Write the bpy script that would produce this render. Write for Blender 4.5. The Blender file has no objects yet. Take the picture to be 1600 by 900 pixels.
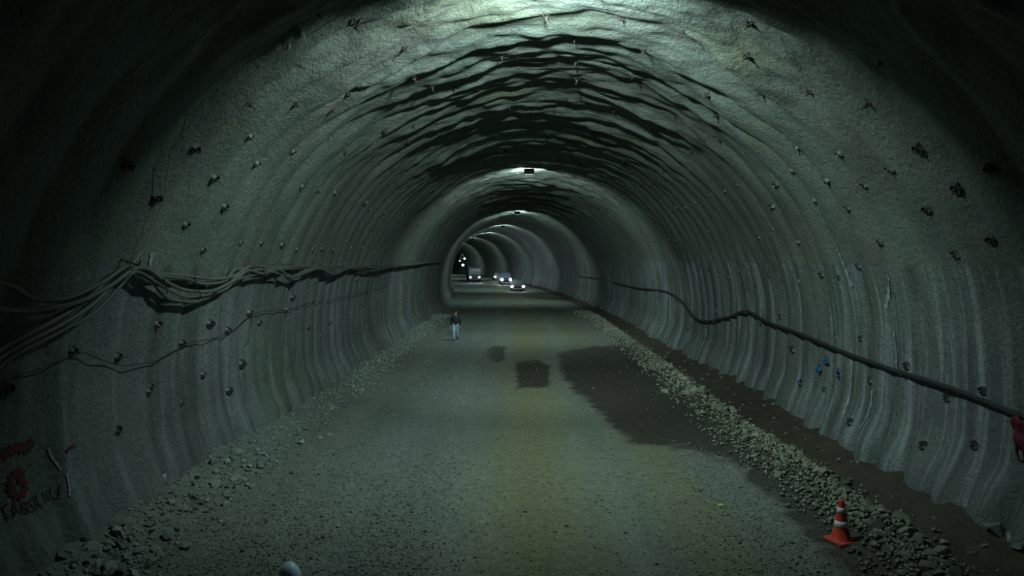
import bpy, bmesh, math, random
import numpy as np
from mathutils import Vector, Matrix

scene = bpy.context.scene
COL = scene.collection
R = random.Random(7)

# ------------------------------------------------------------------ camera
EYE = Vector((0.0, 0.0, 4.5))
FPX = 1100.0                                   # focal length in pixels of the 1600 x 900 frame
cam_data = bpy.data.cameras.new('camera')
cam_data.sensor_width = 36.0
cam_data.lens = 36.0 * FPX / 1600.0
cam_data.clip_end = 600
cam = bpy.data.objects.new('camera', cam_data)
COL.objects.link(cam)
cam.location = EYE
cam.rotation_euler = (math.radians(90 - 2.342), 0, math.radians(0.625))
scene.camera = cam

# ------------------------------------------------------------------ world, light, exposure
world = bpy.data.worlds.new('world')
scene.world = world
world.use_nodes = True
world.node_tree.nodes['Background'].inputs[0].default_value = (0.5, 0.6, 0.6, 1)
world.node_tree.nodes['Background'].inputs[1].default_value = 0.001
scene.view_settings.view_transform = 'Standard'
scene.view_settings.look = 'None'
scene.view_settings.exposure = 0.0
scene.view_settings.gamma = 1.0
LAMP_COLOR = (0.76, 1.0, 0.90)
LAMP_POWER = [1000.0, 620.0, 520.0, 600.0, 600.0, 600.0, 600.0]
BEAM_POWER = [6400.0, 2000.0, 1400.0, 1200.0, 1000.0, 1000.0, 1000.0]
LAMP_TILT = [26.0, 42.0, 42.0, 40.0, 40.0, 40.0, 40.0]   # degrees below the horizontal
LAMP_S = [12.0, 37.6, 71.0, 100.0, 128.0, 158.0, 190.0]
HEAD_COLOR = (0.82, 0.93, 1.0)
HEAD_POWER = 25.0

# ------------------------------------------------------------------ noise
_rng = np.random.RandomState(11)
_perm = _rng.permutation(512)
_perm = np.concatenate([_perm, _perm])
_ang = _rng.rand(512) * 2 * np.pi
_gx, _gy = np.cos(_ang), np.sin(_ang)

def pn(x, y):
    """2-D gradient noise, about -0.7 .. 0.7"""
    x = np.asarray(x, dtype=float); y = np.asarray(y, dtype=float)
    xi = np.floor(x).astype(np.int64); yi = np.floor(y).astype(np.int64)
    xf = x - xi; yf = y - yi
    u = xf * xf * xf * (xf * (xf * 6 - 15) + 10); v = yf * yf * yf * (yf * (yf * 6 - 15) + 10)
    def g(ix, iy, fx, fy):
        h = _perm[(_perm[ix & 511] + iy) & 511]
        return _gx[h] * fx + _gy[h] * fy
    a = g(xi, yi, xf, yf); b = g(xi + 1, yi, xf - 1, yf)
    c = g(xi, yi + 1, xf, yf - 1); d = g(xi + 1, yi + 1, xf - 1, yf - 1)
    return (a * (1 - u) + b * u) * (1 - v) + (c * (1 - u) + d * u) * v

def fbm(x, y, n=3):
    t = 0; a = 1.0; f = 1.0
    for k in range(n):
        t = t + a * pn(x * f + 17.3 * k, y * f + 5.1 * k); a *= .5; f *= 2.03
    return t

def sst(a, b, x):
    t = np.clip((np.asarray(x, float) - a) / (b - a), 0, 1)
    return t * t * (3 - 2 * t)

# ------------------------------------------------------------------ the tunnel's shape
CX0, RX, RZ, ZC = 0.6, 7.6, 7.3, 2.2
KC, S0 = 0.0008, 40.0
DEL = math.asin(3.1 / RZ)

def centre(s):
    return CX0 - KC * np.maximum(np.asarray(s, float) - S0, 0) ** 2

def heading(s):
    return np.arctan(2 * KC * np.maximum(np.asarray(s, float) - S0, 0))

def place(s, u, z):
    ps = heading(s)
    return np.stack(np.broadcast_arrays(centre(s) + u * np.cos(ps), s + u * np.sin(ps), z), -1)

def prof(phi):
    c = np.cos(phi); sn = np.sin(phi)
    cc = np.where(sn < 0, np.sign(c) * (1 - (1 - np.abs(c)) * .55), c)
    return RX * cc, ZC + RZ * sn

def half_width(z):
    sn = np.clip((np.asarray(z, float) - ZC) / RZ, -1, 1)
    c = np.sqrt(1 - sn * sn)
    return RX * np.where(sn < 0, 1 - (1 - c) * .55, c)

def arc(phi):                                   # metres along the arch, 0 at the left foot
    return 7.45 * (math.pi + DEL - np.asarray(phi, float))

def disp(s, phi):
    """how far the shotcrete stands into the tunnel"""
    s = np.asarray(s, float); v = arc(phi); z = ZC + RZ * np.sin(phi)
    up = sst(3.6, 6.0, z)
    crown = sst(6.5, 9.0, z)
    sw = s + .34 * fbm(s * .33, v * .16, 2) + .06 * pn(s * 1.3, v * .8)
    p1 = np.abs(np.sin(np.pi * sw / 1.02))
    low = .15 * (p1 ** .6) * (.75 + .7 * pn(s * .21 + 9, v * .1)) * (np.where(np.cos(phi) > 0, .32, .6) + np.where(np.cos(phi) > 0, .68, .4) * sst(12, 21, s))
    low = low + .05 * pn(s * 1.9 + 3, v * .16) + .05 * pn(s * .5, v * .45)
    sw2 = s + .75 * fbm(s * .3 + 40, v * .2, 3) + .10 * pn(s * 1.4, v * 1.1)
    fr = (sw2 / 1.25) % 1.0
    saw = np.where(fr < .8, fr / .8, (1 - fr) / .2)
    haunch = np.abs(np.sin(np.pi * (s + .22 * fbm(s * .3 + 12, v * .12, 2)) / 1.15)) ** .8
    high = (1 - crown) * .115 * haunch * (.8 + .8 * pn(s * .25 + 21, v * .15)) + (.03 + .20 * crown) * saw * (.62 + 1.4 * pn(s * .33 + 5, v * .22 + 8))
    high = high + (.03 + .15 * crown) * fbm(s * 1.0, v * .42, 3) + .07 * crown * fbm(s * 2.1, v * 1.3, 2)
    d = low * (1 - up) + high * up
    d = d + .10 * pn(s * .16 + 31, v * .18) + .012 * fbm(s * 3.1, v * 2.6, 2)
    toe = sst(1.3, 0.0, z)
    d = d + toe * (.10 + .16 * p1 ** .8 + .10 * pn(s * 1.1, v))
    return d

def wall_point(s, phi, off=0.0):
    s = np.asarray(s, float); phi = np.asarray(phi, float)
    u, z = prof(phi)
    d = disp(s, phi) + off
    n = np.sqrt((np.cos(phi) / RX) ** 2 + (np.sin(phi) / RZ) ** 2)
    return place(s, u - d * np.cos(phi) / RX / n, z - d * np.sin(phi) / RZ / n)

def wall_frame(s, phi):
    """rotation: X along the tunnel, Y up the wall, Z into the tunnel"""
    p = Vector(wall_point(s, phi)); e = .12
    a = Vector(wall_point(s + e, phi)) - Vector(wall_point(s - e, phi)); a.normalize()
    sg = 1 if math.cos(phi) > 0 else -1
    b = Vector(wall_point(s, phi + sg * .02)) - Vector(wall_point(s, phi - sg * .02)); b.normalize()
    n = a.cross(b)
    c = Vector(place(s, 0.0, 3.0)) - p
    if n.dot(c) < 0: a = -a; n = -n
    b = n.cross(a)
    return p, Matrix((a, b, n)).transposed()

def phi_of(z, side):
    a = math.asin(max(-1, min(1, (z - ZC) / RZ)))
    return a if side > 0 else math.pi - a

CAMROT = cam.rotation_euler.to_matrix()
def ray(px, py):
    d = CAMROT @ Vector(((px - 800) / FPX, -(py - 450) / FPX, -1.0))
    return d.normalized()

def to_su(x, y):
    s = np.asarray(y, float) * 1.0
    for _ in range(8):
        ps = heading(s)
        u = (x - centre(s)) * np.cos(ps) + (y - s) * np.sin(ps)
        s = y - u * np.sin(ps)
    return s, u

def wall_hit(px, py):
    d = ray(px, py)
    t = np.arange(2, 200, .03)
    x, y, z = EYE.x + d.x * t, EYE.y + d.y * t, EYE.z + d.z * t
    s, u = to_su(x, y)
    inside = (np.abs(u) < half_width(z) - .06) & (z < ZC + RZ - .06)
    k = int(np.argmin(inside))
    return float(s[k]), math.atan2((z[k] - ZC) / RZ, u[k] / RX)

def floor_hit(px, py, z=0.0):
    d = ray(px, py); t = (z - EYE.z) / d.z
    return EYE.x + d.x * t, EYE.y + d.y * t

def floor_su(px, py):
    x, y = floor_hit(px, py)
    s, u = to_su(x, y)
    return float(s), float(u)

# ------------------------------------------------------------------ object helpers
def tag(o, label=None, cat=None, group=None, kind=None):
    if label: o['label'] = label
    if cat: o['category'] = cat
    if group: o['group'] = group
    if kind: o['kind'] = kind
    return o

def empty(name, loc=(0, 0, 0), rz=0.0):
    o = bpy.data.objects.new(name, None)
    o.empty_display_size = .2
    COL.objects.link(o); o.location = loc; o.rotation_euler = (0, 0, rz)
    return o

def link(name, me, parent=None):
    o = bpy.data.objects.new(name, me)
    COL.objects.link(o)
    if parent: o.parent = parent
    return o

def mesh(name, verts, faces, mats, smooth=False):
    me = bpy.data.meshes.new(name)
    me.from_pydata([tuple(v) for v in verts], [], [tuple(f) for f in faces])
    for m in (mats if isinstance(mats, (list, tuple)) else [mats]): me.materials.append(m)
    if smooth: me.shade_smooth()
    me.update()
    return me

def from_bm(name, bm, mats, parent=None, smooth=False):
    me = bpy.data.meshes.new(name)
    bmesh.ops.recalc_face_normals(bm, faces=bm.faces)
    bm.to_mesh(me); bm.free()
    for m in (mats if isinstance(mats, (list, tuple)) else [mats]): me.materials.append(m)
    if smooth: me.shade_smooth()
    return link(name, me, parent)

def grid_mesh(name, P, mats, uv=None, attrs=None):
    """P: (n, m, 3) points to a quad grid"""
    n, m, _ = P.shape
    idx = np.arange(n * m).reshape(n, m)
    q = np.stack([idx[:-1, :-1], idx[1:, :-1], idx[1:, 1:], idx[:-1, 1:]], -1).reshape(-1, 4)
    return fast_mesh(name, P.reshape(-1, 3), q, mats, None if uv is None else uv.reshape(-1, 2), attrs)

def fast_mesh(name, pts, quads, mats, uv=None, attrs=None, smooth=True):
    me = bpy.data.meshes.new(name)
    k = quads.shape[1]
    me.vertices.add(len(pts)); me.vertices.foreach_set('co', pts.astype(np.float32).ravel())
    me.loops.add(quads.size); me.loops.foreach_set('vertex_index', quads.astype(np.int32).ravel())
    me.polygons.add(len(quads))
    me.polygons.foreach_set('loop_start', np.arange(0, quads.size, k, dtype=np.int32))
    me.update(calc_edges=True)
    if smooth: me.shade_smooth()
    if uv is not None:
        l = me.uv_layers.new(name='UVMap')
        l.data.foreach_set('uv', uv[quads.ravel()].astype(np.float32).ravel())
    for an, av in (attrs or {}).items():
        a = me.attributes.new(an, 'FLOAT', 'POINT')
        a.data.foreach_set('value', np.asarray(av, np.float32).ravel())
    for mt in (mats if isinstance(mats, (list, tuple)) else [mats]): me.materials.append(mt)
    me.validate()
    return me

def box(bm, c, size, rot=None, bevel=0.0):
    r = bmesh.ops.create_cube(bm, size=1.0)
    M = Matrix.Translation(c) @ ((rot or Matrix.Identity(3)).to_4x4()) @ Matrix.Diagonal((*size, 1))
    bmesh.ops.transform(bm, matrix=M, verts=r['verts'])
    if bevel:
        es = list({e for v in r['verts'] for e in v.link_edges})
        bmesh.ops.bevel(bm, geom=es, offset=bevel, segments=2, affect='EDGES')
    return r['verts']

def cyl(bm, a, b, r1, r2=None, seg=12):
    a, b = Vector(a), Vector(b); d = b - a
    r = bmesh.ops.create_cone(bm, cap_ends=True, segments=seg, radius1=r1, radius2=r1 if r2 is None else r2, depth=d.length)
    M = Matrix.Translation((a + b) / 2) @ d.to_track_quat('Z', 'Y').to_matrix().to_4x4()
    bmesh.ops.transform(bm, matrix=M, verts=r['verts'])
    return r['verts']

def spline(pts, n=6):
    p = [Vector(q) for q in pts]; p = [2 * p[0] - p[1]] + p + [2 * p[-1] - p[-2]]
    out = []
    for i in range(1, len(p) - 2):
        a, b, c, d = p[i - 1], p[i], p[i + 1], p[i + 2]
        for k in range(n):
            t = k / n
            out.append(.5 * ((2 * b) + (c - a) * t + (2 * a - 5 * b + 4 * c - d) * t * t + (3 * b - a - 3 * c + d) * t ** 3))
    out.append(p[-2])
    return out

def tube_mesh(name, pts, r, mat, seg=8, n=6):
    path = spline(pts, n)
    V, F = [], []
    up = Vector((0, 0, 1))
    for i, q in enumerate(path):
        t = (path[min(i + 1, len(path) - 1)] - path[max(i - 1, 0)]).normalized()
        x = t.cross(up)
        if x.length < .05: x = t.cross(Vector((1, 0, 0)))
        x.normalize(); y = x.cross(t)
        for k in range(seg):
            a = 2 * math.pi * k / seg
            V.append(q + r * (math.cos(a) * x + math.sin(a) * y))
    for i in range(len(path) - 1):
        for k in range(seg):
            F.append((i * seg + k, i * seg + (k + 1) % seg, (i + 1) * seg + (k + 1) % seg, (i + 1) * seg + k))
    F.append(tuple(range(seg))[::-1]); F.append(tuple(range((len(path) - 1) * seg, len(path) * seg)))
    return mesh(name, V, F, mat, True)

# ------------------------------------------------------------------ materials
class NT:
    def __init__(self, name):
        self.m = bpy.data.materials.new(name); self.m.use_nodes = True
        self.t = self.m.node_tree; self.b = self.t.nodes['Principled BSDF']
    def n(self, ty, **kw):
        o = self.t.nodes.new(ty)
        for k, v in kw.items():
            if k.startswith('i_'):
                key = k[2:]
                o.inputs[int(key) if key.isdigit() else key.replace('_', ' ')].default_value = v
            else: setattr(o, k, v)
        return o
    def l(self, a, b): self.t.links.new(a, b)
    def noise(self, vec, scale, detail=4, rough=.55):
        o = self.n('ShaderNodeTexNoise', i_Scale=scale, i_Detail=detail, i_Roughness=rough)
        if vec is not None: self.l(vec, o.inputs['Vector'])
        return o.outputs['Fac']
    def ramp(self, fac, *stops):
        o = self.n('ShaderNodeValToRGB'); e = o.color_ramp.elements
        while len(e) < len(stops): e.new(.5)
        for k, (p, c) in enumerate(stops):
            e[k].position = p; e[k].color = (c, c, c, 1) if not isinstance(c, tuple) else (*c, 1)
        self.l(fac, o.inputs[0]); return o.outputs[0]
    def mix(self, f, a, b, mode='MIX'):
        o = self.n('ShaderNodeMix', data_type='RGBA', blend_type=mode)
        for val, k in ((f, 0), (a, 6), (b, 7)):
            if hasattr(val, 'default_value') or hasattr(val, 'is_linked'): self.l(val, o.inputs[k])
            else: o.inputs[k].default_value = (*val, 1) if isinstance(val, tuple) else val
        return o.outputs[2]
    def math(self, op, a, b=0.0):
        o = self.n('ShaderNodeMath', operation=op)
        for val, k in ((a, 0), (b, 1)):
            if hasattr(val, 'is_linked'): self.l(val, o.inputs[k])
            else: o.inputs[k].default_value = val
        return o.outputs[0]
    def mapping(self, vec, scale):
        o = self.n('ShaderNodeMapping', i_Scale=scale); self.l(vec, o.inputs[0]); return o.outputs[0]
    def bump(self, h, dist, strength=1.0, prev=None):
        o = self.n('ShaderNodeBump', i_Distance=dist, i_Strength=strength); self.l(h, o.inputs['Height'])
        if prev is not None: self.l(prev, o.inputs['Normal'])
        return o.outputs[0]
    def base(self, c):
        if isinstance(c, tuple): self.b.inputs['Base Color'].default_value = (*c, 1)
        else: self.l(c, self.b.inputs['Base Color'])
    def rough(self, r):
        if hasattr(r, 'is_linked'): self.l(r, self.b.inputs['Roughness'])
        else: self.b.inputs['Roughness'].default_value = r

def simple(name, col, rough=.7, metal=0.0, var=.15, scale=8.0, bump=0.0):
    k = NT(name); tc = k.n('ShaderNodeTexCoord')
    f = k.noise(tc.outputs['Object'], scale, 3)
    k.base(k.mix(f, tuple(c * (1 - var) for c in col), tuple(min(1, c * (1 + var)) for c in col)))
    k.rough(rough); k.b.inputs['Metallic'].default_value = metal
    if bump:
        k.l(k.bump(k.noise(tc.outputs['Object'], scale * 5, 3), bump), k.b.inputs['Normal'])
    return k.m

def emitter(name, col, strength):
    k = NT(name); k.base((.8, .8, .8))
    k.b.inputs['Emission Color'].default_value = (*col, 1); k.b.inputs['Emission Strength'].default_value = strength
    return k.m

def shotcrete(name, lower, runs=.85):
    k = NT(name); tc = k.n('ShaderNodeTexCoord'); uv = tc.outputs['UV']; ob = tc.outputs['Object']
    a = k.noise(ob, .55, 5, .6)
    c = k.mix(k.ramp(a, (.3, 0.0), (.7, 1.0)), (.080, .104, .095), (.150, .176, .165))
    blot = k.ramp(k.noise(ob, .23, 3), (.50, 0.0), (.66, 1.0))
    c = k.mix(k.math('MULTIPLY', blot, .55), c, (.125, .130, .175) if lower else (.085, .080, .074))
    gr = k.ramp(k.noise(ob, .31, 3), (.56, 0.0), (.68, 1.0))
    c = k.mix(k.math('MULTIPLY', gr, .5), c, (.115, .130, .072) if not lower else (.10, .12, .085))
    if lower:                                   # wash-out and lime runs down the wall
        st = k.ramp(k.noise(k.mapping(uv, (3.4, .2, 1)), 1.0, 5, .65), (.50, 0.0), (.66, 1.0))
        c = k.mix(k.math('MULTIPLY', st, runs), c, (.33, .385, .43))
        dk = k.ramp(k.noise(k.mapping(uv, (1.5, .12, 1)), 1.0, 4, .6), (.36, 1.0), (.5, 0.0))
        c = k.mix(k.math('MULTIPLY', dk, .75), c, (.05, .060, .056))
    fine = k.noise(ob, 14, 4, .7)
    c = k.mix(.7, c, k.ramp(fine, (.28, .45), (.72, 1.15)), 'MULTIPLY')
    k.base(c); k.rough(.78)
    n = k.bump(k.noise(ob, 7.5, 4, .65), .05, .9)
    n = k.bump(fine, .03, 1.0, n)
    k.l(n, k.b.inputs['Normal'])
    return k.m

def floor_material():
    k = NT('compacted_dirt'); tc = k.n('ShaderNodeTexCoord'); uv = tc.outputs['UV']; ob = tc.outputs['Object']
    def at(nm): return k.n('ShaderNodeAttribute', attribute_name=nm).outputs['Fac']
    big = k.noise(k.mapping(uv, (.9, .07, 1)), 1.0, 5, .6)        # wheel tracks drawn out along the road
    c = k.mix(k.ramp(big, (.3, 0.0), (.7, 1.0)), (.135, .165, .140), (.235, .268, .228))
    spot = k.noise(ob, .8, 5, .65)
    c = k.mix(k.ramp(spot, (.35, .0), (.7, .6)), c, (.13, .155, .145))
    c = k.mix(k.math('MULTIPLY', at('olive'), .85), c, (.175, .185, .095))
    c = k.mix(k.math('MULTIPLY', at('blue'), .7), c, (.15, .185, .20))
    gv = k.n('ShaderNodeTexVoronoi', i_Scale=26.0); k.l(ob, gv.inputs['Vector'])
    grit = k.noise(ob, 22, 4, .7)
    c = k.mix(.62, c, k.ramp(grit, (.32, .30), (.68, 1.25)), 'MULTIPLY')
    c = k.mix(.6, c, k.ramp(k.noise(ob, 5.5, 5, .7), (.3, .45), (.7, 1.2)), 'MULTIPLY')
    edge = k.math('ADD', at('wet'), k.math('MULTIPLY', k.math('SUBTRACT', k.noise(ob, 1.3, 5, .65),   .5), 1.3))
    wet = k.ramp(edge, (.36, 0.0), (.66, 1.0))
    c = k.mix(k.math('MULTIPLY', wet, .92), c, (.034, .030, .023))
    c = k.mix(at('mud'), c, k.mix(k.noise(ob, 2.5, 4), (.028, .024, .017), (.062, .050, .034)))
    k.base(c)
    dry = k.math('MULTIPLY_ADD', wet, -.32); dry.node.inputs[2].default_value = .88
    k.rough(k.math('SUBTRACT', dry, k.math('MULTIPLY', at('puddle'), .42)))
    n = k.bump(k.noise(ob, 5, 5, .65), .08, .9)
    n = k.bump(gv.outputs['Distance'], .012, .6, n)
    n = k.bump(grit,   .03, .9, n)
    k.l(n, k.b.inputs['Normal'])
    return k.m

def stone_material(name, a, b):
    k = NT(name); oi = k.n('ShaderNodeObjectInfo'); tc = k.n('ShaderNodeTexCoord')
    g = k.n('ShaderNodeNewGeometry')
    rnd = k.math('FRACT', k.math('ADD', oi.outputs['Random'], g.outputs['Random Per Island']))
    c = k.mix(rnd, a, b)
    f = k.noise(tc.outputs['Object'], 9, 4, .7)
    c = k.mix(.6, c, k.ramp(f, (.25, .5), (.75, 1.1)), 'MULTIPLY')
    k.base(c); k.rough(.85)
    k.l(k.bump(f, .03, .8), k.b.inputs['Normal'])
    return k.m

M_WALL = shotcrete('lower_shotcrete', True, .68)
M_WALL_LEFT = shotcrete('left_shotcrete', True, .22)
M_VAULT = shotcrete('vault_shotcrete', False)
M_FLOOR = floor_material()
M_STONE = stone_material('berm_stone', (.075, .085, .062), (.30, .32, .245))
M_RUBBLE = stone_material('rubble_stone', (.10, .125, .12), (.33, .37, .345))
M_GRAVEL = stone_material('gravel', (.07, .085, .075), (.27, .29, .26))
M_CRUST = simple('shotcrete_crust', (.15, .175, .163), .85, 0, .25, 12, .01)
M_STEEL = simple('dark_steel', (.035, .038, .04), .6, .3)
M_RUST = simple('rusty_steel', (.12, .065, .04), .8, .3)
M_RUBBER = simple('black_rubber', (.022, .024, .024), .5)
M_CABLE = simple('grey_cable', (.09, .10, .094), .5)
M_WIRE = simple('pale_wire', (.36, .39, .35), .6)

# ------------------------------------------------------------------ lining: left wall, vault, right wall
PHI_S = math.asin((4.4 - ZC) / RZ)
def seg_range(a, b, d): return np.linspace(a, b, max(2, int(round((b - a) / d)) + 1))
S_NEAR = np.unique(np.round(np.concatenate([seg_range(-14, 6, .25), seg_range(6, 46, .07)]), 4))
S_FAR = np.unique(np.round(np.concatenate([seg_range(46, 80, .12), seg_range(80, 140, .28), seg_range(140, 262, .6)]), 4))

def lining(name, pa, pb, mat):
    L = abs(arc(pb) - arc(pa))
    parts, quads, uvs, base = [], [], [], 0
    for S, da in ((S_NEAR, .085), (S_FAR, .17)):
        ph = np.linspace(pa, pb, int(L / da) + 1)
        s, p = np.meshgrid(S, ph, indexing='ij')
        P = wall_point(s, p)
        n, m, _ = P.shape
        idx = np.arange(n * m).reshape(n, m) + base
        quads.append(np.stack([idx[:-1, :-1], idx[:-1, 1:], idx[1:, 1:], idx[1:, :-1]], -1).reshape(-1, 4))
        parts.append(P.reshape(-1, 3)); uvs.append(np.stack([s, arc(p)], -1).reshape(-1, 2)); base += n * m
    me = fast_mesh(name, np.concatenate(parts), np.concatenate(quads), mat, np.concatenate(uvs))
    o = link(name, me); o['kind'] = 'structure'
    return o

wall_left = lining('wall_left', math.pi + DEL, math.pi - PHI_S, M_WALL_LEFT)
ceiling = lining('ceiling', math.pi - PHI_S, PHI_S, M_VAULT)
wall_right = lining('wall_right', PHI_S, -DEL, M_WALL)
tag(wall_left, 'grey ribbed shotcrete wall with cable bundle along its top')
tag(ceiling, 'rough grey shotcrete vault with ledges and rock bolts')
tag(wall_right, 'grey ribbed shotcrete wall beyond the dark muddy strip')

# the far face closing the tunnel round the bend
pf = [(float(a), float(b)) for a, b in zip(*prof(np.linspace(math.pi + DEL, -DEL, 40)))]
end_pts = [Vector(place(261.0, a, b)) for a, b in pf]
wall_back = link('wall_back', mesh('wall_back', end_pts, [tuple(range(len(end_pts)))], M_VAULT)); wall_back['kind'] = 'structure'

# ------------------------------------------------------------------ floor
BERM_U = 5.15
def floor_h(s, u):
    s = np.asarray(s, float); u = np.asarray(u, float)
    h = .05 * fbm(s * .25, u * .35, 3) + .018 * fbm(s * 1.4, u * 1.4, 3)
    h = h + sst(-6.0, -7.3, u) * (.24 + .34 * pn(s * .23, 3.3) + .12 * pn(s * 1.3, u * 1.3)) * (1 - .5 * sst(40, 70, s))
    uc = BERM_U + .25 * pn(s * .12, 7.7)
    bm_ = (1 - sst(50, 62, s))
    h = h + bm_ * (.30 + .16 * pn(s * .5, 1.2)) * np.exp(-((u - uc) / .42) ** 2)
    h = h - .06 * sst(5.5, 6.0, u) + .24 * sst(6.3, 7.6, u) * (.6 + pn(s * .4, 9.1)) + .16 * sst(6.0, 7.6, u) * np.exp(-((s - 25) / 7) ** 2) + .12 * sst(5.6, 6.2, u) * fbm(s * 1.2, u * 1.2, 3)
    h = h + sst(6.6, 7.3, u) * .16 * fbm(s * .9, u * .5 + 6, 3)
    return h

def poly_mask(px_poly, soft, S, U):
    q = np.array([floor_su(*p) for p in px_poly])
    ins = np.zeros(S.shape, bool); dist = np.full(S.shape, 1e9)
    for i in range(len(q)):
        (s1, u1), (s2, u2) = q[i - 1], q[i]
        c = ((u1 > U) != (u2 > U)) & (S < (s2 - s1) * (U - u1) / (u2 - u1 + 1e-9) + s1)
        ins ^= c
        # the road is seen at a low angle: soften along the road more than across it
        ds, du = (s2 - s1) / 2.5, u2 - u1
        t = np.clip(((S - s1) / 2.5 * ds + (U - u1) * du) / (ds * ds + du * du + 1e-9), 0, 1)
        dist = np.minimum(dist, np.hypot((S - s1) / 2.5 - t * ds, U - u1 - t * du))
    return np.clip(.5 + np.where(ins, dist, -dist) / soft, 0, 1)

WET = [(942, 652), (985, 692), (1052, 698), (1110, 722), (1180, 752), (1240, 800), (1290, 830), (1330, 800), (1270, 745), (1190, 680),
       (1120, 628), (1060, 592), (1010, 560), (960, 540), (905, 542), (868, 566), (860, 604), (812, 606), (806, 580), (836, 560), (800, 566), (770, 566), (760, 548), (784, 540), (812, 552),
       (850, 548), (890, 530), (930, 536), (870, 612), (900, 640)]
WET_A = [(942, 650), (985, 692), (1052, 698), (1130, 716), (1200, 752), (1262, 800), (1296, 846), (1345, 850), (1310, 790), (1215, 702), (1125, 630), (1030, 566), (975, 541), (930, 540), (872, 552), (880, 590), (900, 612)]
WET_B = [(806, 566), (838, 562), (860, 572), (858, 606), (808, 606)]
WET_C = [(760, 546), (775, 540), (790, 542), (788, 562), (776, 568), (764, 560)]
WET_D = [(690, 478), (760, 470), (860, 476), (930, 492), (870, 494), (780, 486), (700, 492)]
WET_E = [(800, 462), (880, 464), (915, 474), (860, 470)]
U_F = np.concatenate([seg_range(-7.9, -5.0, .09), seg_range(-5, 4.4, .1)[1:], seg_range(4.4, 8.0, .08)[1:]])
S_F = np.unique(np.round(np.concatenate([seg_range(-14, 6, .3), seg_range(6, 40, .09), seg_range(40, 80, .16), seg_range(80, 150, .35), seg_range(150, 262, .9)]), 4))
s, u = np.meshgrid(S_F, U_F, indexing='ij')
wet = np.maximum.reduce([poly_mask(WET_A, 1.0, s, u), poly_mask(WET_B, .5, s, u), poly_mask(WET_C, .5, s, u), .42 * poly_mask(WET_D, 1.4, s, u), .6 * poly_mask(WET_E, 1.2, s, u)])
wet = np.maximum(wet, sst(48, 70, s) * (.06 + .6 * pn(s * .12, u * .35)))
wet = np.maximum(wet, .75 * sst(3.6, 4.4, u) * (1 - sst(18, 30, s)))
mud = sst(5.45, 6.0, u)
olive = np.exp(-((u + .2 - .5 * pn(s * .1, 2.2)) / 1.05) ** 2) + .8 * np.exp(-((u - 2.6) / .8) ** 2)
blue = np.exp(-((u + 3.4) / 1.1) ** 2) * (.6 + .8 * pn(s * .2, u * .3)) + .8 * sst(-5.4, -6.6, u) * (.5 + pn(s * .3, u * .4)) + .6 * np.exp(-((u - 3.4) / .5) ** 2) * (1 - sst(14, 20, s))
puddle = sst(86, 96, s) * (1 - sst(135, 150, s)) * np.clip(.4 + 1.2 * pn(s * .08, u * .3 + 4), 0, 1)
P = place(s, u, floor_h(s, u))
fm = grid_mesh('floor', P, M_FLOOR, np.stack([u, s], -1), {'wet': wet, 'mud': mud, 'olive': np.clip(olive, 0, 1), 'blue': np.clip(blue, 0, 1), 'puddle': puddle})
floor = link('floor', fm); floor['kind'] = 'structure'; floor['label'] = 'unpaved dirt and gravel road with a dark wet patch on its right half'

# ------------------------------------------------------------------ stones
def rock_mesh(name, mat, seed, n=13):
    r = random.Random(seed); bm = bmesh.new()
    for k in range(n):
        v = Vector((r.gauss(0, 1), r.gauss(0, 1), r.gauss(0, 1))).normalized() * r.uniform(.42, .55)
        bm.verts.new((v.x, v.y * .85, v.z * .72))
    res = bmesh.ops.convex_hull(bm, input=bm.verts)
    bmesh.ops.delete(bm, geom=[g for g in res['geom_interior'] if isinstance(g, bmesh.types.BMVert)], context='VERTS')
    bmesh.ops.recalc_face_normals(bm, faces=bm.faces)
    me = bpy.data.meshes.new(name); bm.to_mesh(me); bm.free()
    me.materials.append(mat)
    return me

def stones(parent, spots, mat, seed, name='stone'):
    ms = [rock_mesh('stone', mat, seed + i) for i in range(9)]
    r = random.Random(seed)
    for (s_, u_, lift, size) in spots:
        x, y, z = place(s_, u_, float(floor_h(s_, u_)))
        o = link(name, r.choice(ms), parent)
        o.location = Vector((x, y, z + lift + size * .16)) - parent.location
        o.rotation_euler = (r.uniform(-.5, .5), r.uniform(-.5, .5), r.uniform(0, 6.3))
        o.scale = (size * r.uniform(.85, 1.25), size * r.uniform(.8, 1.1), size * r.uniform(.75, 1.1))

def loose_stones(name, parent, spots, mat, seed):
    """thousands of small stones as one body"""
    r = np.random.RandomState(seed); n = len(spots); sp = np.array(spots)
    oct_v = np.array([(1, 0, 0), (0, 1, 0), (-1, 0, 0), (0, -1, 0), (0, 0, .8), (0, 0, -.6)]) * .5
    oct_f = np.array([(0, 1, 4), (1, 2, 4), (2, 3, 4), (3, 0, 4), (1, 0, 5), (2, 1, 5), (3, 2, 5), (0, 3, 5)])
    c = place(sp[:, 0], sp[:, 1], floor_h(sp[:, 0], sp[:, 1]) + sp[:, 2] + sp[:, 3] * .12) - np.array(parent.location)
    v = oct_v[None] * (sp[:, 3][:, None, None] * r.uniform(.6, 1.3, (n, 6, 3)))
    a = r.uniform(0, 6.28, n); t = r.uniform(-.5, .5, n)
    x = v[..., 0] * np.cos(t)[:, None] + v[..., 2] * np.sin(t)[:, None]; z = -v[..., 0] * np.sin(t)[:, None] + v[..., 2] * np.cos(t)[:, None]
    X = x * np.cos(a)[:, None] - v[..., 1] * np.sin(a)[:, None]; Y = x * np.sin(a)[:, None] + v[..., 1] * np.cos(a)[:, None]
    V = np.stack([X, Y, z], -1) + c[:, None, :]
    F = oct_f[None] + (np.arange(n) * 6)[:, None, None]
    o = link(name, fast_mesh(name, V.reshape(-1, 3), F.reshape(-1, 3), mat, smooth=False), parent)
    o['kind'] = 'stuff'
    return o

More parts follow.
